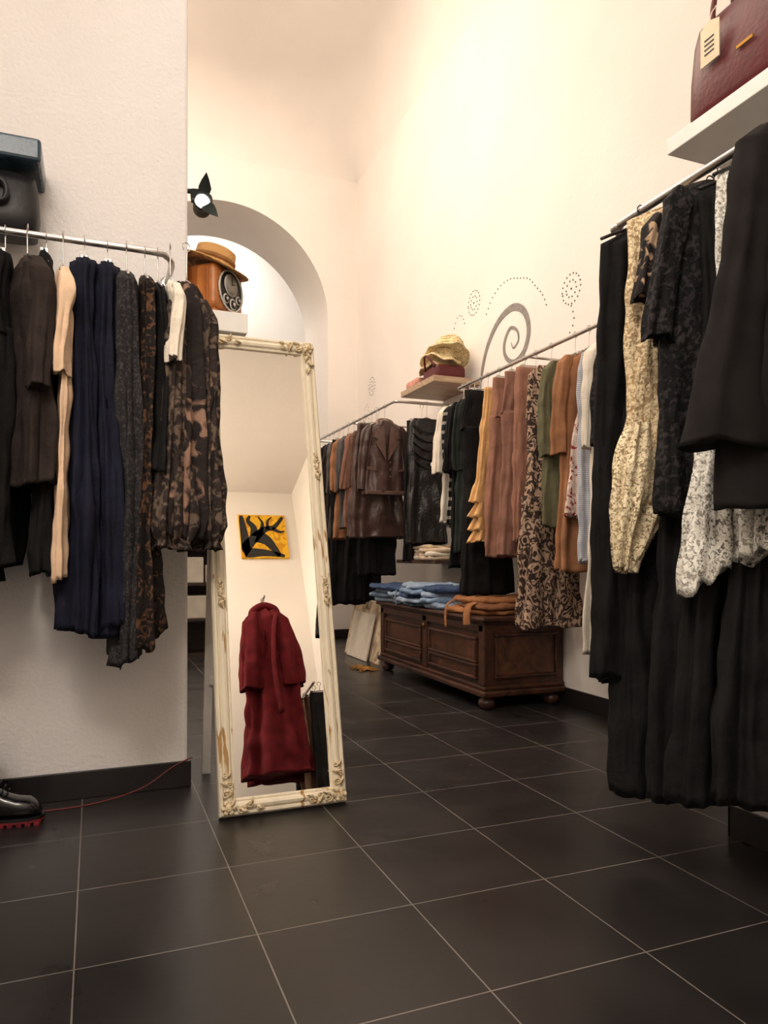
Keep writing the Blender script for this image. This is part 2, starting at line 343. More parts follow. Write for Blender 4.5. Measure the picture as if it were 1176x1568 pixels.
# --- near right rail
ZN=2.2; XN=1.77
rail('clothes_rail',[(XN,.92,ZN),(XN,1.2,ZN),(XN,1.6,ZN),(XN,2.08,ZN),(XN+.01,2.15,ZN),(XN+.06,2.2,ZN),(2.3,2.21,ZN),(2.94,2.21,ZN)],.014,flanges=(((2.94,2.21,ZN),'x'),))
mb=MB(); mb.tube([(XN,.94,ZN),(2.105,.94,ZN)],.012,10); mb.tube([(XN,1.3,ZN),(2.105,1.3,ZN)],.01,10); mb.build('rail_bracket',[CHROME])
def flounce(mb,z):
    rings(mb,[(.72,.06,.03,-.13),(.82,.11,.045,-.12),(.95,.12,.05,-.13),(1.1,.06,.035,-.19),(1.2,.025,.015,-.21)],1,9,.018,77,z,n=72)
    rings(mb,[(.9,.1,.03,.0),(.97,.12,.04,.01),(1.02,.05,.02,.04)],1,9,.014,78,z,n=56)
def n_(name,y,rows,mats,seed,**k):
    k.setdefault('drop',.07); return hang(name,XN+k.pop('dx',0),y,ZN,rows,mats,k.pop('yaw',0),seed=seed,**k)
def maxi(L,w=.2,fl=.26,h1=.075): return [(0,.05,.02),(.03,.1,.026),(.08,w*.9,.03),(.4,w*.85,.03),(.9,w,.05),(L,fl,h1)]
n_('black_evening_dress',2.03,[(0,.05,.02),(.03,.1,.026),(.07,.17,.03),(.7,.19,.03),(1.55,.2,.045)],[BLK],31)
n_('black_maxi_skirt',1.975,maxi(1.93,.18,.22,.085),[BLK],33,folds=8,amp=.016,dx=.07)
n_('cream_lace_dress',1.90,[(0,.06,.02),(.03,.12,.026),(.07,.19,.034),(.4,.19,.04),(.98,.2,.045)],[LACEC,LACEC2],32,extra=flounce,folds=9,amp=.018,dx=.035,drop=.05)
n_('black_cream_print_dress',1.84,top(.45,.15,.028,1),[PATB],34,sleeves=(.155,.33,.02,.045,.05,0),dx=.03,hw=.14)
n_('black_maxi_dress',1.79,maxi(1.89,.19,.23,.085),[BLK],36,folds=8,amp=.017,dx=.07)
n_('black_lace_blouse',1.73,[(0,.06,.02),(.03,.12,.03),(.07,.18,.035),(.5,.185,.04),(1.03,.2,.045)],[LACEB],35,sleeves=(.18,.5,.02,.05,.05,0),dx=.02,drop=.05)
n_('black_lace_gown',1.66,maxi(1.86,.19,.25,.085),[BLK],39,folds=8,amp=.017,dx=.065,drop=.06)
n_('white_lace_blouse',1.57,[(0,.06,.02),(.05,.13,.022),(.6,.15,.026),(.9,.21,.045),(1.12,.24,.07),(1.2,.25,.075)],[LACEW],37,folds=12,amp=.018,hem=.04,dx=.015)
n_('long_black_gown',1.52,maxi(1.82,.16,.25,.085),[BLK],46,folds=8,amp=.017,dx=.06)
n_('white_lace_top',1.455,[(0,.06,.02),(.05,.13,.022),(.6,.15,.026),(.9,.2,.04),(1.13,.23,.065)],[LACEW],48,folds=12,amp=.018,hem=.025,dx=.06)
def cuff(mb,z):
    for s_ in (-1,1): mb.tube(catmull([(s_*.1,-.05,z-.02),(s_*.04,-.06,z-.12),(s_*.01,-.058,z-.3)],4),.012,8,0,flat=.4)
n_('black_cape_coat',1.39,[(0,.05,.03),(.02,.1,.045),(.06,.155,.055),(.12,.19,.065),(.3,.22,.07),(.7,.265,.08),(1.02,.295,.085)],[BLK2],38,amp=.007,folds=5,sleeves=(.20,.87,.09,.07,.11,0),extra=cuff,drop=.06,dx=-.015)
n_('black_lace_dress',1.28,maxi(1.8,.17,.22),[BLK],47,folds=8,amp=.013,dx=.1)
n_('black_wool_coat',1.12,top(1.1,.19,.045),[BLK2],41,sleeves=(.18,.6,.03,.05,.05,0),drop=.08)
# low rail seen in the mirror
rail('clothes_rail',[(1.8,-.3,1.50),(1.8,-.6,1.50),(1.8,-1.19,1.50)],.012,flanges=(((1.8,-1.19,1.50),'y'),))
for k,(nm,mt) in enumerate((('black_skirt',BLK),('brown_skirt',BRN),('beige_skirt',CREAM),('rose_skirt',ROSE),('black_skirt',BLK))):
    hang(nm,1.86-.02*k,-.36-.1*k,1.50,skirt(.95,.10,.13,.025,.035),[mt],0,seed=43+k,clips=True,hw=.09,drop=.08)

# --- middle rail on right wall
ZM=2.29; XM=2.62
rail('clothes_rail',[(XM,2.75,ZM),(XM,3.5,ZM),(XM,4.3,ZM),(XM,4.97,ZM),(XM+.01,5.03,ZM),(XM+.06,5.07,ZM),(2.945,5.07,ZM)],.012,flanges=(((2.945,5.07,ZM),'x'),))
mb=MB(); mb.tube([(XM,2.77,ZM),(2.945,2.77,ZM)],.01,10); mb.tube([(XM,4.06,ZM),(2.945,4.06,ZM)],.009,10); mb.build('rail_bracket',[CHROME])
def m_(name,y,rows,mats,seed,**k):
    k.setdefault('drop',.13); k.setdefault('hmat',HM); return hang(name,XM+k.pop('dx',0),y,ZM,rows,mats,k.pop('yaw',0),seed=seed,**k)
m_('white_shirt',4.95,top(.92,.2,.03),[WHT],51,sleeves=(.19,.55,.02,.045,.04,0))
m_('striped_shirt',4.86,top(.95,.19,.03),[STR],52,sleeves=(.18,.55,.02,.045,.04,0))
m_('black_cardigan',4.78,top(1.25,.2,.034),[BLK],53,sleeves=(.19,.55,.02,.045,.04,0))
m_('dark_green_jacket',4.68,top(1.15,.2,.03),[DGRN],54,sleeves=(.19,.55,.02,.045,.04,0))
m_('black_wide_trousers',4.58,waist(.19,.034),[BLK],55,legs=(.26,1.45,.1,1.1),clips=True,hw=.14,drop=.12)
m_('tan_ruffle_dress',4.42,[(0,.11,.018),(.3,.14,.02),(.58,.16,.022),(.66,.17,.025),(.68,.18,.03),(.79,.225,.045),(.80,.175,.026),(.89,.235,.045),(.9,.185,.026),(.98,.235,.045),(.99,.19,.028),(1.07,.24,.05)],[TAN],56,folds=10,amp=.014,hw=.1)
m_('rose_brown_trousers',4.27,waist(.14,.04),[ROSE],57,legs=(.26,1.2,.085,1.15),clips=True,hw=.12,drop=.1,dx=.0)
m_('dusty_rose_trousers',4.10,waist(.15,.045),[ROSE2],58,legs=(.26,1.2,.09,1.15),clips=True,hw=.12,drop=.1)
m_('dusty_rose_skirt',3.97,skirt(1.1,.14,.16,.03,.04),[ROSE],59,clips=True,hw=.12,drop=.1)
m_('brown_print_jumpsuit',3.80,[(0,.1,.03),(.06,.16,.05),(.4,.17,.06),(.8,.2,.07),(.9,.19,.065)],[ZEB],60,legs=(.85,1.6,.105,1.12),amp=.018,hw=.12)
m_('olive_cardigan',3.56,top(1.0,.2,.045),[OLIVE],61,sleeves=(.19,.6,.02,.05,.045,0))
m_('camel_coat',3.43,top(1.25,.19,.045),[TAN2],62,sleeves=(.19,.6,.02,.05,.045,0))
m_('red_floral_blouse',3.33,[(0,.05,.02),(.05,.12,.02),(.3,.15,.02),(.5,.19,.025),(.95,.2,.03)],[REDFL],63)
m_('pale_striped_shirt',3.26,top(1.2,.19,.025),[BLUEW],64)
m_('white_long_shirt',3.17,top(1.68,.2,.034),[WHT],65,sleeves=(.19,.6,.02,.05,.045,0))
m_('black_lace_gown',3.06,top(1.82,.19,.035),[LACEB],66,sleeves=(.19,.6,.03,.05,.05,0))
m_('black_overcoat',2.95,top(1.85,.2,.04),[BLK],67)
m_('black_long_skirt',2.84,top(1.85,.2,.03),[BLK2],68)

# --- far rail
ZF=2.28; XF=2.32
rail('clothes_rail',[(XF,7.9,ZF),(XF,7.2,ZF),(XF,6.2,ZF),(XF,5.68,ZF),(XF+.01,5.62,ZF),(XF+.06,5.6,ZF),(2.6,5.6,ZF),(2.945,5.6,ZF)],.012,flanges=(((2.945,5.6,ZF),'x'),))
mb=MB(); mb.tube([(XF,7.88,ZF),(2.945,7.88,ZF)],.01,10); mb.tube([(XF,6.7,ZF),(2.945,6.7,ZF)],.009,10); mb.build('rail_bracket',[CHROME])
def lapels(mb,z):
    for s_ in (-1,1):
        mb.plate([(s_*.01,z-.34),(s_*.03,z-.05),(s_*.075,z-.06),(s_*.12,z-.15),(s_*.085,z-.165),(s_*.105,z-.2)],'y',-.066,.014,1)
        mb.plate([(s_*.1,z-.42),(s_*.18,z-.40),(s_*.18,z-.42),(s_*.1,z-.44)],'y',-.062,.008,1)
    mb.box(-.19,.19,-.064,.06,z-.635,z-.6,1,.006)
    mb.tube(catmull([(-.07,-.02,z-.05),(-.06,.01,z-.0),(0,.02,z+.015),(.06,.01,z),(.07,-.02,z-.05)],4),.018,8,1)
    for k in range(3): mb.blob((.03,-.06,z-.36-.06*k),(.009,.006,.009),1)
def f_(name,x,y,rows,mats,seed,**k):
    k.setdefault('hmat',HM); return hang(name,x,y,ZF,rows,mats,k.pop('yaw',0),seed=seed,**k)
LEATH2=cloth('brown_leather_trim',S(96,72,64),rough=.3,var=.2,bst=.4,bs=18,spec=.5)
f_('brown_leather_jacket',XF-.0,5.83,[(0,.05,.03),(.03,.1,.04),(.07,.17,.045),(.15,.19,.05),(.4,.175,.048),(.62,.185,.05)],[LEATH,LEATH2],71,sleeves=(.18,.6,.03,.05,.045,0),extra=lapels,amp=.008)
f_('brown_leather_skirt',XF-.02,5.98,skirt(1.0,.17,.27,.03,.05),[LEATH],72,clips=True,hw=.14)
def drape(mb,z):
    for k in range(5): mb.tube(catmull([(-.14,-.035,z-.06-.07*k),(-.06,-.052,z-.11-.075*k),(.03,-.054,z-.12-.075*k),(.14,-.035,z-.05-.07*k)],5),.011,8,0,flat=.6)
f_('black_sequin_top',2.61,5.6,[(0,.12,.02),(.04,.15,.025),(.2,.16,.035),(.5,.15,.035),(.75,.17,.04),(1.05,.185,.045)],[SEQ],73,hw=.12,amp=.018,folds=5,extra=drape)
cols=[('brown_shirt',BRN,.9),('tan_shirt',ROSE2,.9),('grey_shirt',GREY,.9),('rust_blouse',TAN2,1.0),('grey_blouse',GREY,1.0),('dark_blouse',DBR,.95),('black_shirt',BLK,.9),('charcoal_blouse',CHAR,1.1),('beige_shirt',CREAM,.9),('navy_blouse',NAVY,1.2)]
for k,(nm,mt,L) in enumerate(cols):
    f_(nm,XF+.0,6.15+.16*k,top(L,.19,.04),[mt],80+k,sleeves=(.18,.55,.02,.045,.04,0))
for k,(x_,y_,L) in enumerate(((2.36,6.1,1.3),(2.33,6.4,1.55),(2.3,6.75,1.6),(2.33,7.1,1.6))):
    f_('black_trousers',x_,y_,waist(.16,.03),[BLK],95+k,legs=(.26,L,.085,1.1),clips=True,hw=.13,drop=.16)
f_('black_skirt',2.62,5.72,skirt(1.2,.14,.17,.02,.03),[BLK],99,clips=True,hw=.12)

# --- red coat rack behind the camera (seen in mirror)
rail('clothes_rail',[(1.45,-.33,2.36),(1.45,-.8,2.36),(1.45,-1.19,2.36)],.012,flanges=(((1.45,-1.19,2.36),'y'),))
def hood(mb,z):
    mb.tube(catmull([(-.11,0,z-.07),(-.1,.02,z-.01),(-.03,.03,z+.03),(.03,.03,z+.03),(.1,.02,z-.01),(.11,0,z-.07)],5),.038,10,0)
    for k,s_ in enumerate((-1,1)):
        rings(mb,[(.03,.04,.03,s_*.08),(.12,.09,.05,s_*.12),(.4,.11,.06,s_*.15),(.75,.10,.06,s_*.17)],0,5,.014,150+k,z,n=44,bo=.05)
    mb.tube(catmull([(.1,.1,z-.08),(.06,.13,z-.25),(.03,.135,z-.6),(.05,.13,z-1.0)],5),.03,10,0,flat=.5)
hang('burgundy_coat',1.45,-.42,2.36,[(0,.05,.04),(.03,.1,.05),(.09,.19,.07),(.3,.22,.08),(.7,.22,.085),(1.5,.30,.1)],[REDC],.15,seed=111,folds=6,amp=.032,extra=hood,drop=.11)
hang('burgundy_dress',1.47,-.62,2.36,top(1.5,.21,.05,1.2),[REDC],0,seed=112,folds=7,amp=.02)

# ---------------------------------------------------------------- leaning mirror
GOLD=cloth('aged_gilt_carving',S(150,118,78),S(222,204,168),'noise',90,(.35,.52),rough=.5,bst=.6,bs=80)
FRM=cloth('distressed_cream_paint',S(226,214,190),S(170,132,84),'noise',9,(.64,.68),rough=.5,var=.06,bst=.2,bs=60,stretch=(2.4,2.4,.6))
W,Lh=.505,2.03
mb=MB()
def loop(off,dp): 
    return [(-W/2+off,dp,off),(W/2-off,dp,off),(W/2-off,dp,Lh-off),(-W/2+off,dp,Lh-off)]
prof=[(.0,.03),(.0,-.004),(.006,-.012),(.014,-.012),(.018,-.006),(.026,-.016),(.036,-.02),(.046,-.016),(.052,-.006),(.056,-.008),(.062,-.006),(.064,.006)]
mb.loft([loop(o,d_) for o,d_ in prof],0,False,False,False)
mb.add([(-W/2,.03,0),(W/2,.03,0),(W/2,.03,Lh),(-W/2,.03,Lh)],[[0,1,2,3]],0,False)
i=.062; mb.add([(-W/2+i,.003,i),(W/2-i,.003,i),(W/2-i,.003,Lh-i),(-W/2+i,.003,Lh-i)],[[0,1,2,3]],1,False)
def scroll(cx_,cz_,a0,sgn,R,turn=1.4,y=-.021,r=.0048):
    pts=[]
    for k in range(22):
        t=k/21; a=a0+sgn*turn*2*pi*t; rr=R*(1-.82*t); pts.append((cx_+rr*math.cos(a),y-.003*t,cz_+rr*math.sin(a)))
    mb.tube(pts,[r*(1-.4*k/21) for k in range(22)],6,2)
def leaf(cx_,cz_,ang,l,w=.011,y=-.02):
    pts=[];
    for k in range(9):
        t=k/8; pts.append((cx_+math.cos(ang+.6*t)*l*t,y-.006*math.sin(pi*t),cz_+math.sin(ang+.6*t)*l*t))
    mb.tube(pts,[max(.001,w*math.sin(pi*(.12+.88*(k/8)))) for k in range(9)],7,2,flat=.5)
for sx_,sz_ in ((-1,0),(1,0),(-1,1),(1,1)):
    X0=sx_*(W/2-.032); Z0=.032 if sz_==0 else Lh-.032; dx=-sx_; dz=1 if sz_==0 else -1
    mb.blob((X0,-.021,Z0),(.018,.011,.018),2)
    for k in range(6): a=k*pi/3; mb.blob((X0+.02*math.cos(a),-.02,Z0+.02*math.sin(a)),(.01,.007,.01),2,n=8,m=6)
    for k in range(3):
        s1=1-.16*k
        scroll(X0+dx*(.048+.034*k),Z0+(.008 if k%2 else -.008),pi*(k%2),1 if k%2 else -1,.016*s1)
        scroll(X0+(.008 if k%2 else -.008),Z0+dz*(.048+.034*k),pi*(k%2),-1 if k%2 else 1,.016*s1)
        leaf(X0+dx*(.04+.036*k),Z0,(0 if dx>0 else pi)+(.5 if k%2 else -1.0),.04*s1)
        leaf(X0,Z0+dz*(.04+.036*k),dz*pi/2+(.5 if k%2 else -1.0),.04*s1)
    leaf(X0,Z0,math.atan2(dz,dx)-.3,.05,.012)
for sx_ in (-1,1):
    for zz in (.86,1.42):
        X0=sx_*(W/2-.032)
        mb.blob((X0,-.021,zz),(.011,.009,.016),2)
        for d_ in (-1,1):
            scroll(X0+.004,zz+d_*.026,pi/2,d_,.014); leaf(X0,zz+d_*.028,d_*pi/2-.3,.04,.01)
al=math.radians(14)
mir=mb.build('standing_mirror',[FRM,GLASS,GOLD],(.69,2.775,0),(0,0,0))
mir.rotation_euler=(-al,0,0); mir.location=(.69,2.782,.0095)
mb=MB()
top_y=2.78+1.45*math.sin(al)+.035; 
for s_ in (-1,1):
    x_=.69+s_*.215
    mb.loft([[(x_-.016,top_y,1.42),(x_+.016,top_y,1.42),(x_+.016,top_y+.022,1.42),(x_-.016,top_y+.022,1.42)],[(x_-.018,3.40,0),(x_+.018,3.40,0),(x_+.018,3.425,0),(x_-.018,3.425,0)]],0,True,True,False)
mb.box(.475,.905,3.315,3.335,.42,.46); mb.box(.475,.905,3.175,3.195,1.3,1.34)
leg=mb.build('easel_back_leg',[simple('grey_white_wood',S(196,190,184),.6)]); leg.parent=mir; leg.matrix_parent_inverse=(Matrix.Translation(mir.location)@Euler((-al,0,0)).to_matrix().to_4x4()).inverted()

# ---------------------------------------------------------------- chest
mb=MB(); x0,x1,ya,yb=2.32,2.935,4.10,5.94
mb.box(x0+.02,x1,ya+.02,yb-.02,.15,.555,0,.004)
mb.box(x0-.02,x1,ya-.02,yb+.02,.085,.125,0,.012); mb.box(x0,x1,ya,yb,.125,.155,0,.01)
mb.box(x0-.03,x1,ya-.03,yb+.03,.57,.6,0,.012); mb.box(x0,x1,ya,yb,.55,.572,0,.008)
for (fx,fy) in ((x0+.05,ya+.06),(x0+.05,yb-.06),(x1-.07,ya+.06),(x1-.07,yb-.06)):
    mb.lathe([(.02,0),(.045,.01),(.056,.035),(.05,.062),(.03,.075),(.035,.088)],20,0,Matrix.Translation((fx,fy,0)))
def panel_x(ya_,yb_,z0_,z1_):
    mb.box(x0+.008,x0+.024,ya_,yb_,z0_,z1_,1,.003)
    t=.022
    for bx in ((ya_-t,yb_+t,z1_,z1_+t),(ya_-t,yb_+t,z0_-t,z0_),(ya_-t,ya_,z0_,z1_),(yb_,yb_+t,z0_,z1_)):
        mb.box(x0-.006,x0+.024,bx[0],bx[1],bx[2],bx[3],0,.007)
panel_x(ya+.14,(ya+yb)/2-.09,.31,.44); panel_x((ya+yb)/2+.09,yb-.14,.31,.44)
panel_x(ya+.14,(ya+yb)/2-.09,.205,.265); panel_x((ya+yb)/2+.09,yb-.14,.205,.265)
for yy in (ya+.045,(ya+yb)/2,yb-.045): mb.box(x0,x0+.02,yy-.035,yy+.035,.155,.55,0,.006)
mb.box(x0,x0+.02,ya+.02,yb-.02,.5,.55,0,.005)
mb.box(x0+.1,x1-.08,ya+.008,ya+.024,.22,.47,1,.003)
for bx in ((x0+.08,x1-.06,.47,.49),(x0+.08,x1-.06,.2,.22),(x0+.08,x0+.1,.22,.47),(x1-.08,x1-.06,.22,.47)): mb.box(bx[0],bx[1],ya-.004,ya+.022,bx[2],bx[3],0,.006)
mb.lathe([(0,0),(.016,0),(.02,.008),(.012,.014),(0,.015)],16,2,Matrix.Translation((x0-.0,(ya+yb)/2,.47))@Matrix.Rotation(-pi/2,4,'Y'))
mb.build('wooden_chest',[CHESTW,BURL,simple('aged_brass',S(120,90,50),.4,1)])

# folded clothes
def fold_layer(mb,cx_,cy_,cz_,sx_,sy_,h_,rot,seed,mi=0,crum=.012):
    rnd=random.Random(seed); ph=[rnd.uniform(0,6.28) for _ in range(6)]; n=56; R=[]
    for (sc,zz) in ((.0001,.0),(.6,.0),(.95,.02),(1,.3),(1.0,.65),(.95,.92),(.8,1.02),(.6,1.0),(.4,1.02),(.2,1.0),(.0001,1.03)):
        ring=[]
        for k in range(n):
            a=2*pi*k/n; c,s=math.cos(a),math.sin(a)
            px=sx_/2*sc*math.copysign(abs(c)**.45,c); py=sy_/2*sc*math.copysign(abs(s)**.45,s)
            w=1+.05*math.sin(3*a+ph[0])+.035*math.sin(7*a+ph[1]); px*=w;py*=w
            z=h_*zz*(1+.22*math.sin(px*22+ph[2])*math.cos(py*17+ph[3]))+crum*mnoise.noise(Vector((px*16+seed,py*16,0))) if zz>.2 else h_*zz
            ring.append((cx_+px*math.cos(rot)-py*math.sin(rot),cy_+px*math.sin(rot)+py*math.cos(rot),cz_+z))
        R.append(ring)
    mb.loft(R,mi,True,True,True)
J1=cloth('blue_denim',S(104,128,160),S(140,162,188),'noise',30,(.4,.6),bst=.8,bs=40); J2=cloth('light_denim',S(142,160,182),var=.2,bst=.8); J3=cloth('dark_denim',S(58,76,108),var=.25,bst=.8)
mb=MB(); rnd=random.Random(5)
for (yy,dx,nn) in ((5.84,-.04,4),(5.55,-.02,4),(5.22,-.03,5),(4.95,.0,4)):
    zc=.602
    for k in range(nn):
        hh=.032+rnd.uniform(0,.014); fold_layer(mb,2.56+dx+rnd.uniform(-.04,.04),yy+rnd.uniform(-.05,.05),zc,.54,.38,hh,rnd.uniform(-.4,.4),rnd.randint(0,999),(0,1,2,0,1)[(k+nn)%5],.022); zc+=hh*.92
mb.tube(catmull([(2.33,5.45,.74),(2.28,5.46,.72),(2.27,5.47,.66),(2.285,5.48,.6)],5),.02,8,1,flat=.4)
mb.build('folded_jeans',[J1,J2,J3])
mb=MB(); zc=.602
for k,(yy,mi) in enumerate(((4.45,0),(4.38,1),(4.5,0))):
    fold_layer(mb,2.6+.02*k,yy,zc,.56,.5-.05*k,.036,.2-.2*k,70+k,mi,.02); zc+=.034
mb.tube(catmull([(2.36,4.6,.68),(2.30,4.58,.66),(2.275,4.57,.6),(2.273,4.56,.50)],5),.012,8,0,flat=.4)
mb.tube(catmull([(2.36,4.3,.68),(2.30,4.28,.66),(2.275,4.26,.6),(2.273,4.25,.54)],5),.03,8,0,flat=.3)
mb.build('folded_trousers',[cloth('rust_brown_cloth',S(150,100,64),bst=.6),cloth('mid_brown_cloth',S(112,72,48),bst=.6)])

# ---------------------------------------------------------------- shelves + contents
mb=MB(); mb.box(2.53,XR,5.29,5.97,2.4,2.45,0,.004)
mb.build('wall_shelf',[wood('shelf_board_wood',S(150,124,100),S(190,164,136),4,.5)])
KNIT=cloth('yellow_knit_straw',S(200,176,128),S(240,224,182),'noise',60,(.4,.6),rough=.9,bst=1,bs=60)
KNIT2=cloth('beige_knit_straw',S(186,162,128),S(222,200,166),'noise',60,(.4,.6),rough=.9,bst=1,bs=60)
BURG=cloth('burgundy_leather',S(84,22,26),rough=.45,var=.15,bst=.12,bs=60,spec=.4)
mb=MB()
mb.box(2.58,2.85,5.34,5.62,2.452,2.56,0,.03,seg=4)
mb.tube(catmull([(2.58,5.38,2.54),(2.545,5.42,2.62),(2.545,5.5,2.64),(2.58,5.56,2.54)],5),.009,8)
mb.build('burgundy_handbag',[BURG])
mb=MB(); mb.box(2.56,2.86,5.69,5.94,2.452,2.53,0,.03,seg=4)
mb.build('pink_clutch_bag',[cloth('pink_leather',S(196,142,124),rough=.5,bst=.2)])
hatfn=lambda ph:(lambda p,a,r:(p[0]*(1+.06*math.sin(5*a+ph)),p[1]*(1+.05*math.sin(4*a+ph)),p[2]+(.03*math.sin(2*a+ph)+.01*math.sin(7*a)) *min(1,max(0,(r-.1)/.08))))
for k,(cx_,cy_,cz_,ry,rx,R_,mt) in enumerate(((2.72,5.58,2.575,.10,.10,1.0,KNIT2),(2.72,5.54,2.625,.22,-.05,1.08,KNIT),(2.74,5.48,2.675,.42,-.25,1.12,KNIT))):
    mb=MB(); M=Matrix.Translation((cx_,cy_,cz_))@Matrix.Rotation(ry,4,'Y')@Matrix.Rotation(rx,4,'X')
    mb.lathe([(.0,0.01),(.1*R_,.006),(.17*R_,-.022),(.182*R_,-.024),(.178*R_,-.008),(.14*R_,.014),(.122*R_,.024),(.12*R_,.08),(.10*R_,.13),(.05*R_,.15),(0,.142)],56,0,M,.85,1.1,fn=hatfn(k*1.7))
    for j in range(3):
        z_=.035+.035*j; rr=(.125,.122,.112)[j]*R_; mb.tube([(rr*.85*math.cos(2*pi*t/24),rr*1.1*math.sin(2*pi*t/24),z_) for t in range(25)],.006,6,0,M)
    mb.build('straw_sun_hat',[mt])
mb=MB(); mb.box(2.6,XR,5.2,5.5,1.74,1.77,0,.003); mb.build('wall_shelf',[WHITE])
mb=MB(); fold_layer(mb,2.72,5.35,1.771,.22,.24,.04,.1,3,0); fold_layer(mb,2.73,5.35,1.81,.2,.22,.04,-.1,4,1); fold_layer(mb,2.72,5.35,1.848,.2,.22,.04,0,5,2)
mb.build('folded_scarves',[cloth('purple_cloth',S(110,40,120)),cloth('pink_cloth',S(214,110,140)),cloth('red_cloth',S(170,40,50))])
mb=MB(); mb.box(2.5,XR,5.2,6.0,.93,.96,0,.003); mb.build('wall_shelf',[wood('dark_shelf_wood',S(50,36,30),S(90,66,54),4,.5)])
mb=MB()
for k in range(4): fold_layer(mb,2.68,5.72-.02*k,.961+.03*k,.32,.3,.032,.1*k,30+k,k%2)
for k in range(3): fold_layer(mb,2.62,5.38,.961+.03*k,.3,.26,.032,-.1*k,40+k,1-k%2)
mb.build('folded_tshirts',[WHT,cloth('beige_cloth',S(206,184,158))])

# right shelf & red handbag
mb=MB(); mb.box(1.81,2.11,.6,1.95,2.36,2.412,0,.003); mb.build('wall_shelf',[WHITE])
mb=MB()
def bagring(z,hx,hy,bx=0):
    n=40; R=[]
    for k in range(n):
        a=2*pi*k/n; c,s=math.cos(a),math.sin(a)
        R.append((bx+hx*math.copysign(abs(c)**.5,c),hy*math.copysign(abs(s)**.35,s),z))
    return R
mb.loft([bagring(0,.04,.15),bagring(.006,.062,.18),bagring(.04,.072,.2),bagring(.15,.068,.2),bagring(.28,.05,.197),bagring(.33,.03,.195),bagring(.345,.022,.195),bagring(.34,.012,.19)],0)
for s_ in (-1,1): 
    mb.tube(catmull([(s_*.035,-.1,.28),(s_*.045,-.1,.35),(s_*.03,-.08,.45),(s_*.03,0,.50),(s_*.03,.08,.45),(s_*.045,.1,.35),(s_*.035,.1,.28)],6),.009,8,0)
mb.plate([(.04,.16),(.115,.16),(.115,.28),(.08,.295),(.04,.28)],'x',-.082,.003,1)
for z_ in (.19,.205,.22,.235): mb.plate([(.06,z_),(.098,z_),(.098,z_+.005),(.06,z_+.005)],'x',-.0835,.002,3)
mb.tube(catmull([(-.08,.08,.288),(-.075,.075,.32),(-.05,.08,.35),(-.045,.1,.36)],5),.0018,6,1)
mb.plate([(-.08,.14),(-.02,.14),(-.02,.15),(-.08,.15)],'x',-.076,.004,2)
mb.build('burgundy_tote_bag',[BURG,simple('cream_card',S(226,206,176),.7,bst=0),simple('gold_metal',S(200,150,70),.3,1,bst=0),BLKPL],(1.905,1.70,2.412),(0,0,0))

# shelf on the partition end: clock + boater
SZ=2.095
mb=MB(); mb.box(.376,.645,3.3,3.6,SZ-.09,SZ,0,.004); mb.build('wall_shelf',[WHITE])
mb=MB()
mb.box(-.115,.115,-.1,.1,.014,.225,0,.03,seg=4); mb.box(-.105,.105,-.09,.09,0,.016,0,.004)
for k in range(3): mb.box(-.1165,.1165,-.06+.05*k,-.052+.05*k,.04,.2,0,.002)
def ringd(x_,z_,r1,r2,mi,y=-.107,t=.006):
    M=Matrix.Translation((x_,y,z_))@Matrix.Rotation(pi/2,4,'X')
    mb.lathe([(r1,-.002),(r2,-.002),(r2,t),(r1,t),(r1,-.002)],28,mi,M)
def disc(x_,z_,r,mi,y=-.107):
    M=Matrix.Translation((x_,y,z_))@Matrix.Rotation(pi/2,4,'X'); mb.lathe([(0,0),(r,0),(r,.003),(0,.0035)],24,mi,M)
disc(0,.118,.094,1,-.101); ringd(0,.118,.088,.094,2,-.104)
disc(-.005,.142,.05,2); disc(-.005,.142,.043,3,-.111); 
mb.plate([(-.007,.142),(-.003,.142),(-.003,.178),(-.007,.178)],'y',-.1165,.002,1); mb.plate([(-.005,.140),(.025,.152),(.024,.156),(-.006,.144)],'y',-.1165,.002,1)
for (x_,z_,r_) in ((-.042,.072,.022),(.012,.06,.026),(.055,.09,.02)): disc(x_,z_,r_,2); disc(x_,z_,r_*.75,1,-.111); disc(x_,z_,r_*.3,2,-.115)
mb.build('wooden_table_clock',[ORW,BLKPL,simple('dial_white',S(205,200,190),.4,bst=0),simple('dial_face',S(150,142,132),.5,bst=0)],(.507,3.45,SZ),(0,0,.8))
mb=MB()
mb.lathe([(0,.085),(.075,.086),(.09,.078),(.096,.02),(.1,.006),(.13,.002),(.165,-.004),(.17,-.008),(.165,-.011),(.1,-.006),(.08,.0),(.0,.0)],48,0,None,1,1.08,fn=lambda p,a,r:(p[0],p[1],p[2]+(.012*math.sin(2*a+.5) if r>.1 else 0)))
mb.lathe([(.093,.02),(.0985,.02),(.097,.04),(.093,.04),(.093,.02)],48,1,None,1,1.08)
mb.build('straw_boater_hat',[cloth('boater_straw',S(176,128,72),S(214,168,106),'stripe',60,(.3,.7),rough=.7,bst=.6,bs=120),cloth('brown_ribbon',S(140,96,56))],(.512,3.45,SZ+.245),(.12,.22,0))
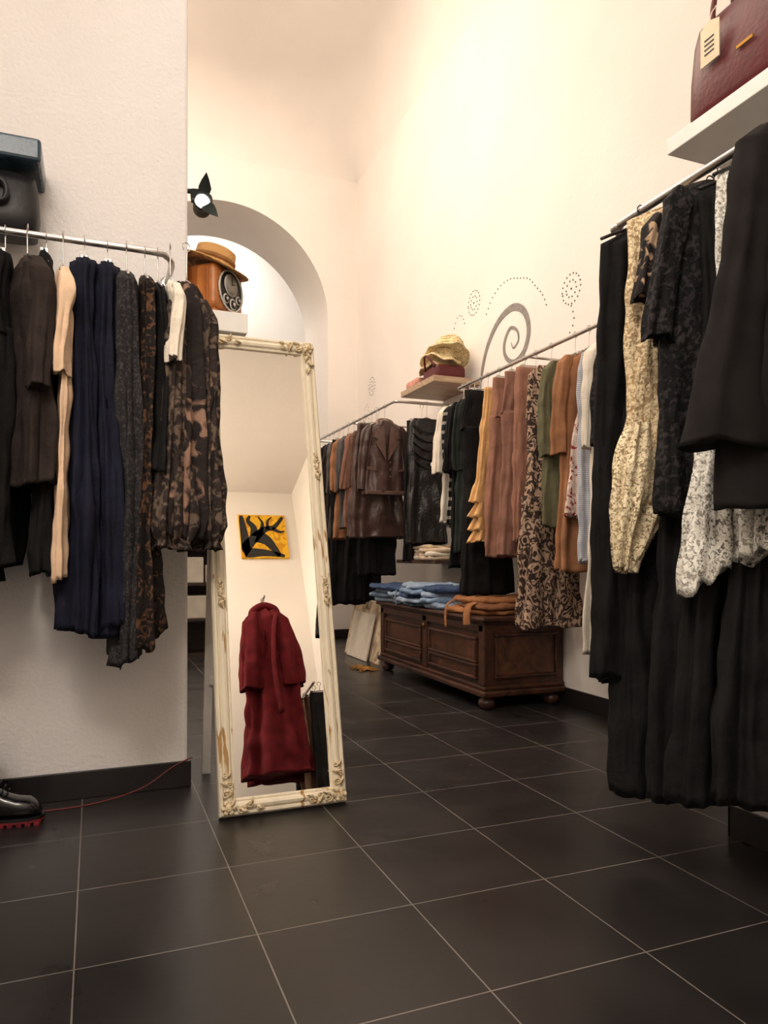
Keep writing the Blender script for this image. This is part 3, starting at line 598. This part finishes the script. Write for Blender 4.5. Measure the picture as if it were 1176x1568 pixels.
# spot lamp with barn doors
mb=MB(); LZ=2.64
mb.tube([(.378,3.5,LZ+.06),(.46,3.5,LZ+.06)],.011,10); mb.lathe([(0,-.006),(.035,-.006),(.035,.004),(0,.006)],20,0,Matrix.Translation((.38,3.5,LZ+.06))@Matrix.Rotation(pi/2,4,'Y'))
mb.tube(catmull([(.422,3.48,LZ),(.422,3.49,LZ+.05),(.465,3.5,LZ+.065),(.508,3.49,LZ+.05),(.508,3.48,LZ)],4),.005,8,0)
Ml=Matrix.Translation((.465,3.46,LZ))@Matrix.Rotation(pi/2+.05,4,'X')@Matrix.Rotation(-.1,4,'Y')
mb.lathe([(0,-.09),(.026,-.09),(.034,-.07),(.04,-.01),(.043,.03),(.04,.03),(.032,.005),(0,.004)],28,0,Ml)
for k in range(4): mb.lathe([(.03,-.08+.016*k),(.041,-.08+.016*k),(.041,-.074+.016*k),(.03,-.074+.016*k)],24,0,Ml)
mb.lathe([(0,.008),(.029,.008),(.029,.014),(0,.017)],24,1,Ml)
for a,ln in ((1.0,1.0),(3.6,.55),(4.9,.85)):
    pts=[(.038,-.026),(.07*ln,-.03),(.115*ln,-.012),(.145*ln,.004),(.1*ln,.02),(.065*ln,.028),(.038,.026)]
    M=Ml@Matrix.Rotation(-a,4,'Z')@Matrix.Translation((0,0,.02))@Matrix.Rotation(-.6,4,'Y')
    mb.plate(pts,'z',0,.003,2,M)
mb.build('spotlight_fixture',[BLKPL,simple('lamp_glow',(1,.95,.88,1),.3,emit=30,bst=0),simple('dark_metal',S(46,54,52),.3,.6)])

# left shelf and black bag
mb=MB(); mb.box(-1.45,-.185,2.98,3.25,2.46,2.545,0,.012); mb.build('wall_shelf',[simple('dark_blue_sheen',S(46,64,76),.25,var=.3)])  # bluish reflection on the dark board is put into its colour
mb=MB()
mb.loft([bagring(z,hx,hy) for z,hx,hy in ((0,.06,.2),(.01,.085,.235),(.08,.09,.245),(.18,.085,.24),(.225,.06,.23),(.24,.03,.22))],0)
mb.blob((-.085,.0,.13),(.03,.03,.03),0)
for s_ in (-1,1): mb.tube(catmull([(-.09,0,.13),(-.105,s_*.06,.17),(-.1,s_*.13,.16),(-.1,s_*.13,.10),(-.105,s_*.06,.09),(-.09,0,.13)],5),.022,8,0,flat=.5)
mb.build('black_handbag',[simple('black_leather',S(15,15,18),.5,bst=.15)],(-.44,3.10,2.205),(0,0,pi/2))

# boot
mb=MB()
def bootring(x_,z0_,z1_,hy):
    n=24; return [(x_,hy*math.copysign(abs(math.cos(2*pi*k/n))**.7,math.cos(2*pi*k/n)),(z0_+z1_)/2+(z1_-z0_)/2*math.copysign(abs(math.sin(2*pi*k/n))**.8,math.sin(2*pi*k/n))) for k in range(n)]
mb.loft([bootring(.0,.032,.05,.012),bootring(-.012,.03,.075,.036),bootring(-.04,.03,.095,.048),bootring(-.08,.03,.1,.05),bootring(-.12,.03,.115,.046),bootring(-.16,.03,.14,.042),bootring(-.2,.03,.15,.04),bootring(-.26,.03,.14,.036),bootring(-.28,.04,.12,.02)],0)
mb.loft([[(-.215+hx*math.cos(2*pi*k/24),hy*math.sin(2*pi*k/24),z) for k in range(24)] for z,hx,hy in ((.1,.07,.04),(.18,.062,.042),(.26,.064,.046),(.33,.068,.05),(.332,.06,.043))],0)
out=[(.012,0),(0,.03),(-.04,.052),(-.1,.053),(-.16,.042),(-.24,.042),(-.288,.02)]
poly=out+[(x_,-y_) for x_,y_ in out[::-1] if y_>0]
mb.plate(poly,'z',.012,.008,1); mb.plate(poly,'z',.02,.012,0)
for k in range(9): mb.box(.0-.03*k-.02,.0-.03*k,-.048 if k<5 else -.038,.048 if k<5 else .038,0,.013,1,.002)
for k in range(5): mb.tube(catmull([(-.115-.014*k,-.03,.118+.014*k),(-.11-.014*k,0,.13+.016*k),(-.115-.014*k,.03,.118+.014*k)],4),.003,6,2)
mb.build('black_boot',[simple('polished_black_leather',S(14,14,17),.22,bst=.05,coat=.4),simple('red_rubber_sole',S(110,18,28),.5),BLKPL],(-.185,3.02,0),(0,0,-.12))
mb=MB(); mb.tube(catmull([(-.42,3.16,.008),(-.2,3.12,.006),(.0,3.14,.006),(.18,3.19,.03),(.3,3.225,.09),(.37,3.232,.12),(.395,3.26,.118)],8),.0028,6)
mb.build('red_power_cord',[simple('red_cable',S(110,32,32),.5,bst=0)])

# wall art
mb=MB()
def ribbon(P,wid):
    C=catmull(P,8); vs=[];n=len(C)
    for k,c in enumerate(C):
        a=np.array(C[max(k-1,0)]);b_=np.array(C[min(k+1,n-1)]);t=b_-a; t/=np.linalg.norm(t)+1e-9; nn=np.array([-t[1],t[0]])
        w=np.interp(k/(n-1),[0,.08,.3,.8,1],[wid*.15,wid*.7,wid,wid*.4,wid*.12]); 
        for s_ in (-1,1): vs.append((XR-.004,c[0]+nn[0]*w*s_,c[1]+nn[1]*w*s_))
    mb.add(vs,[[2*k,2*k+1,2*k+3,2*k+2] for k in range(n-1)],0,False)
ribbon([(5.28,2.26),(5.25,2.50),(5.15,2.70),(4.98,2.84),(4.78,2.88),(4.62,2.80),(4.56,2.65),(4.62,2.51),(4.76,2.46),(4.88,2.53),(4.9,2.64),(4.82,2.73),(4.72,2.69),(4.7,2.61),(4.77,2.57),(4.8,2.62)],.028)
mb.build('wall_spiral_decal',[simple('grey_decal',S(136,130,126),.6,var=.2,ns=30,bst=0)])
mb=MB()
def dot(y,z,r): mb.lathe([(0,0),(r,0),(r*.8,.003),(0,.004)],8,0,Matrix.Translation((XR-.001,y,z))@Matrix.Rotation(-pi/2,4,'Y'))
def dots(P,step=.045,r=.006):
    C=catmull(P,30); acc=0; dot(*C[0],r)
    for a,b_ in zip(C,C[1:]):
        acc+=math.dist(a,b_)
        if acc>=step: dot(*b_,r); acc=0
dots([(5.18,2.95),(5.1,3.04),(4.977,3.1),(4.83,3.11),(4.69,3.07),(4.56,3.02),(4.476,2.94),(4.38,2.84),(4.33,2.74)])
for (cy_,cz_) in ((4.05,2.774),(5.39,3.11),(7.8,2.93)):
    for rr in (.1,.055): dots([(cy_+rr*math.cos(2*pi*k/10),cz_+rr*math.sin(2*pi*k/10)) for k in range(11)],.035)
    dot(cy_,cz_,.008)
dots([(5.75,3.0),(5.68,3.08),(5.6,3.06),(5.55,2.98)]); dots([(7.95,2.5),(7.9,2.6),(7.95,2.75),(8.05,2.7)]); dots([(4.05,2.66),(4.02,2.55),(4.1,2.45)])
mb.build('wall_dot_decal',[simple('dark_dots',S(84,76,70),.6,bst=0)])

# leaning boards + fringe
mb=MB()
M=Matrix.Translation((2.4,6.2,0))@Matrix.Rotation(math.radians(12),4,'Y')
mb.box(0,.02,0,.95,0,.56,0,.003,M); M2=Matrix.Translation((2.36,6.15,0))@Matrix.Rotation(math.radians(12),4,'Y'); mb.box(-.01,.008,.25,.8,0.003,.45,1,.003,M2)
mb.build('canvas_board',[cloth('beige_canvas',S(214,196,170),S(150,130,108),'noise',6,(.55,.7)),cloth('white_canvas',S(226,218,204),var=.06)])
mb=MB(); rnd=random.Random(9)
for k in range(30):
    x_=2.2+rnd.uniform(-.03,.03); y_=6.0+rnd.uniform(-.1,.1)
    mb.tube(catmull([(x_,y_,.008),(x_+rnd.uniform(-.05,.05),y_+rnd.uniform(-.04,.04),.018),(x_+rnd.uniform(-.09,.09),y_+rnd.uniform(-.08,.08),.005)],4),.0045,6)
mb.build('yellow_fringed_scarf',[cloth('mustard_yarn',S(150,106,50))])
mb=MB()
mb.box(.75,1.25,7.3,7.7,.0,.03); mb.box(.75,.78,7.3,7.7,0,1.1); mb.box(1.22,1.25,7.3,7.7,0,1.1); mb.box(.75,1.25,7.68,7.7,0,1.1)
for z_ in (.35,.7,1.08): mb.box(.75,1.25,7.3,7.7,z_,z_+.025)
mb.build('low_shelf_unit',[wood('dark_shelf',S(40,30,27),S(66,50,44),4)])
mb=MB(); mb.box(.8,1.0,7.34,7.6,.725,.98,0,.01); mb.box(1.02,1.18,7.36,7.6,.725,.9,0,.01); mb.box(.82,1.15,7.34,7.6,.375,.6,0,.01); mb.build('paper_shopping_bags',[simple('white_paper',S(206,198,184),.8)])
mb=MB(); mb.box(.82,1.1,7.36,7.6,1.105,1.3,0,.04,seg=4); mb.tube(catmull([(.86,7.45,1.27),(.9,7.45,1.4),(1.0,7.45,1.4),(1.05,7.45,1.27)],5),.009,8); mb.build('red_handbag',[BURG])

# painting seen in mirror : yellow canvas with black tree
mb=MB(); px0,px1,pz0,pz1=1.46,1.98,3.20,3.74
mb.box(px0,px1,YF,YF+.03,pz0,pz1,0,.004)
def pb(P,r):
    C=catmull(P,6); n=len(C); vs=[]
    for k,c in enumerate(C):
        a=np.array(C[max(k-1,0)]);b_=np.array(C[min(k+1,n-1)]);t=b_-a;t/=np.linalg.norm(t)+1e-9
        w=r*(1-.75*k/(n-1))
        for s_ in (-1,1): vs.append((px0+min(max(c[0]-t[1]*w*s_,0.01),.99)*.52,YF+.0315,pz0+min(max(c[1]+t[0]*w*s_,.01),.99)*.54))
    mb.add(vs,[[2*k,2*k+1,2*k+3,2*k+2] for k in range(n-1)],1,False)
pb([(.0,.1),(.2,.35),(.4,.55),(.55,.66),(.75,.72),(.95,.95)],.12); pb([(.3,.5),(.3,.7),(.2,.85),(.25,.97)],.09); pb([(.45,.6),(.5,.8),(.42,.95)],.05)
pb([(.35,.5),(.55,.4),(.7,.2),(.8,.05)],.15); pb([(.7,.68),(.85,.6),(.96,.62)],.05); pb([(.05,.08),(.3,.12),(.6,.1),(.9,.04)],.13); pb([(.06,.2),(.08,.6),(.06,.97)],.14); pb([(.6,.65),(.62,.85),(.72,.95)],.04)
mb.build('abstract_painting',[cloth('yellow_paint',S(228,176,40),S(200,140,24),'noise',12,(.5,.6),rough=.6,var=.1,bst=.3),simple('black_paint',S(22,22,24),.6)])

# ---------------------------------------------------------------- lights
def area(name,loc,rot,size,e,col,size_y=None):
    l=bpy.data.lights.new(name,'AREA'); l.energy=e; l.color=col; l.size=size
    if size_y: l.shape='RECTANGLE'; l.size_y=size_y
    o=bpy.data.objects.new(name,l); o.location=loc; o.rotation_euler=rot; bpy.context.scene.collection.objects.link(o); return o
def spot(name,loc,tgt,e,col,ang=80,r=.05,blend=.8):
    l=bpy.data.lights.new(name,'SPOT'); l.energy=e; l.color=col; l.spot_size=math.radians(ang); l.spot_blend=blend; l.shadow_soft_size=r
    o=bpy.data.objects.new(name,l); o.location=loc; o.rotation_euler=(Vector(tgt)-Vector(loc)).to_track_quat('-Z','Y').to_euler(); bpy.context.scene.collection.objects.link(o); return o
def point(name,loc,e,col,r=.15):
    l=bpy.data.lights.new(name,'POINT'); l.energy=e; l.color=col; l.shadow_soft_size=r
    o=bpy.data.objects.new(name,l); o.location=loc; bpy.context.scene.collection.objects.link(o); return o
WARM=(1,.83,.67); NEU=(1,.945,.895)
area('ceiling_light_hall',(.5,5.8,6.4),(0,0,0),2.2,130,WARM)
area('ceiling_light_mid',(.2,3.0,6.2),(0,0,0),1.8,55,(1,.89,.78))
area('ceiling_light_entrance',(-.8,-.1,3.98),(0,0,0),1.4,62,NEU)
point('fill_light_entrance',(-.5,.1,3.2),62,(1,.88,.72))  # added fill, no fixture: lifts the entrance ceiling reflected in the mirror
point('fill_light_hall',(-.3,5.4,4.9),75,(1,.84,.68),.2)  # added fill hidden behind the partition, brightens the hall vault
area('ceiling_light_back_room',(1.4,10.4,6.0),(0,0,0),1.6,85,(1,.95,.88))
spot('track_spot_wall',(.7,4.3,4.0),(2.95,5.2,3.3),45,WARM,100,.1,1)
spot('track_spot_clothes',(.2,1.6,4.9),(2.3,4.2,1.0),60,NEU,75,.1)
spot('fill_spot_entrance',(-.6,1.0,3.9),(1.6,-1.2,3.1),75,(1,.85,.62),100,.1,1)  # unseen added spot, warms the entrance wall that the mirror shows
w=bpy.data.worlds.new('world'); bpy.context.scene.world=w; w.use_nodes=True
w.node_tree.nodes['Background'].inputs['Color'].default_value=(.9,.85,.8,1); w.node_tree.nodes['Background'].inputs['Strength'].default_value=.2
# ---------------------------------------------------------------- camera
cam=bpy.data.cameras.new('camera'); co=bpy.data.objects.new('camera',cam); bpy.context.scene.collection.objects.link(co)
co.location=(0,0,1.0); co.rotation_euler=(pi/2,0,-math.radians(21.65))
cam.sensor_fit='VERTICAL'; cam.sensor_height=36; cam.lens=1116/1568*36; cam.shift_y=66/1568; cam.clip_start=.02
bpy.context.scene.camera=co
sc=bpy.context.scene; sc.view_settings.view_transform='Standard'; sc.view_settings.exposure=0.05
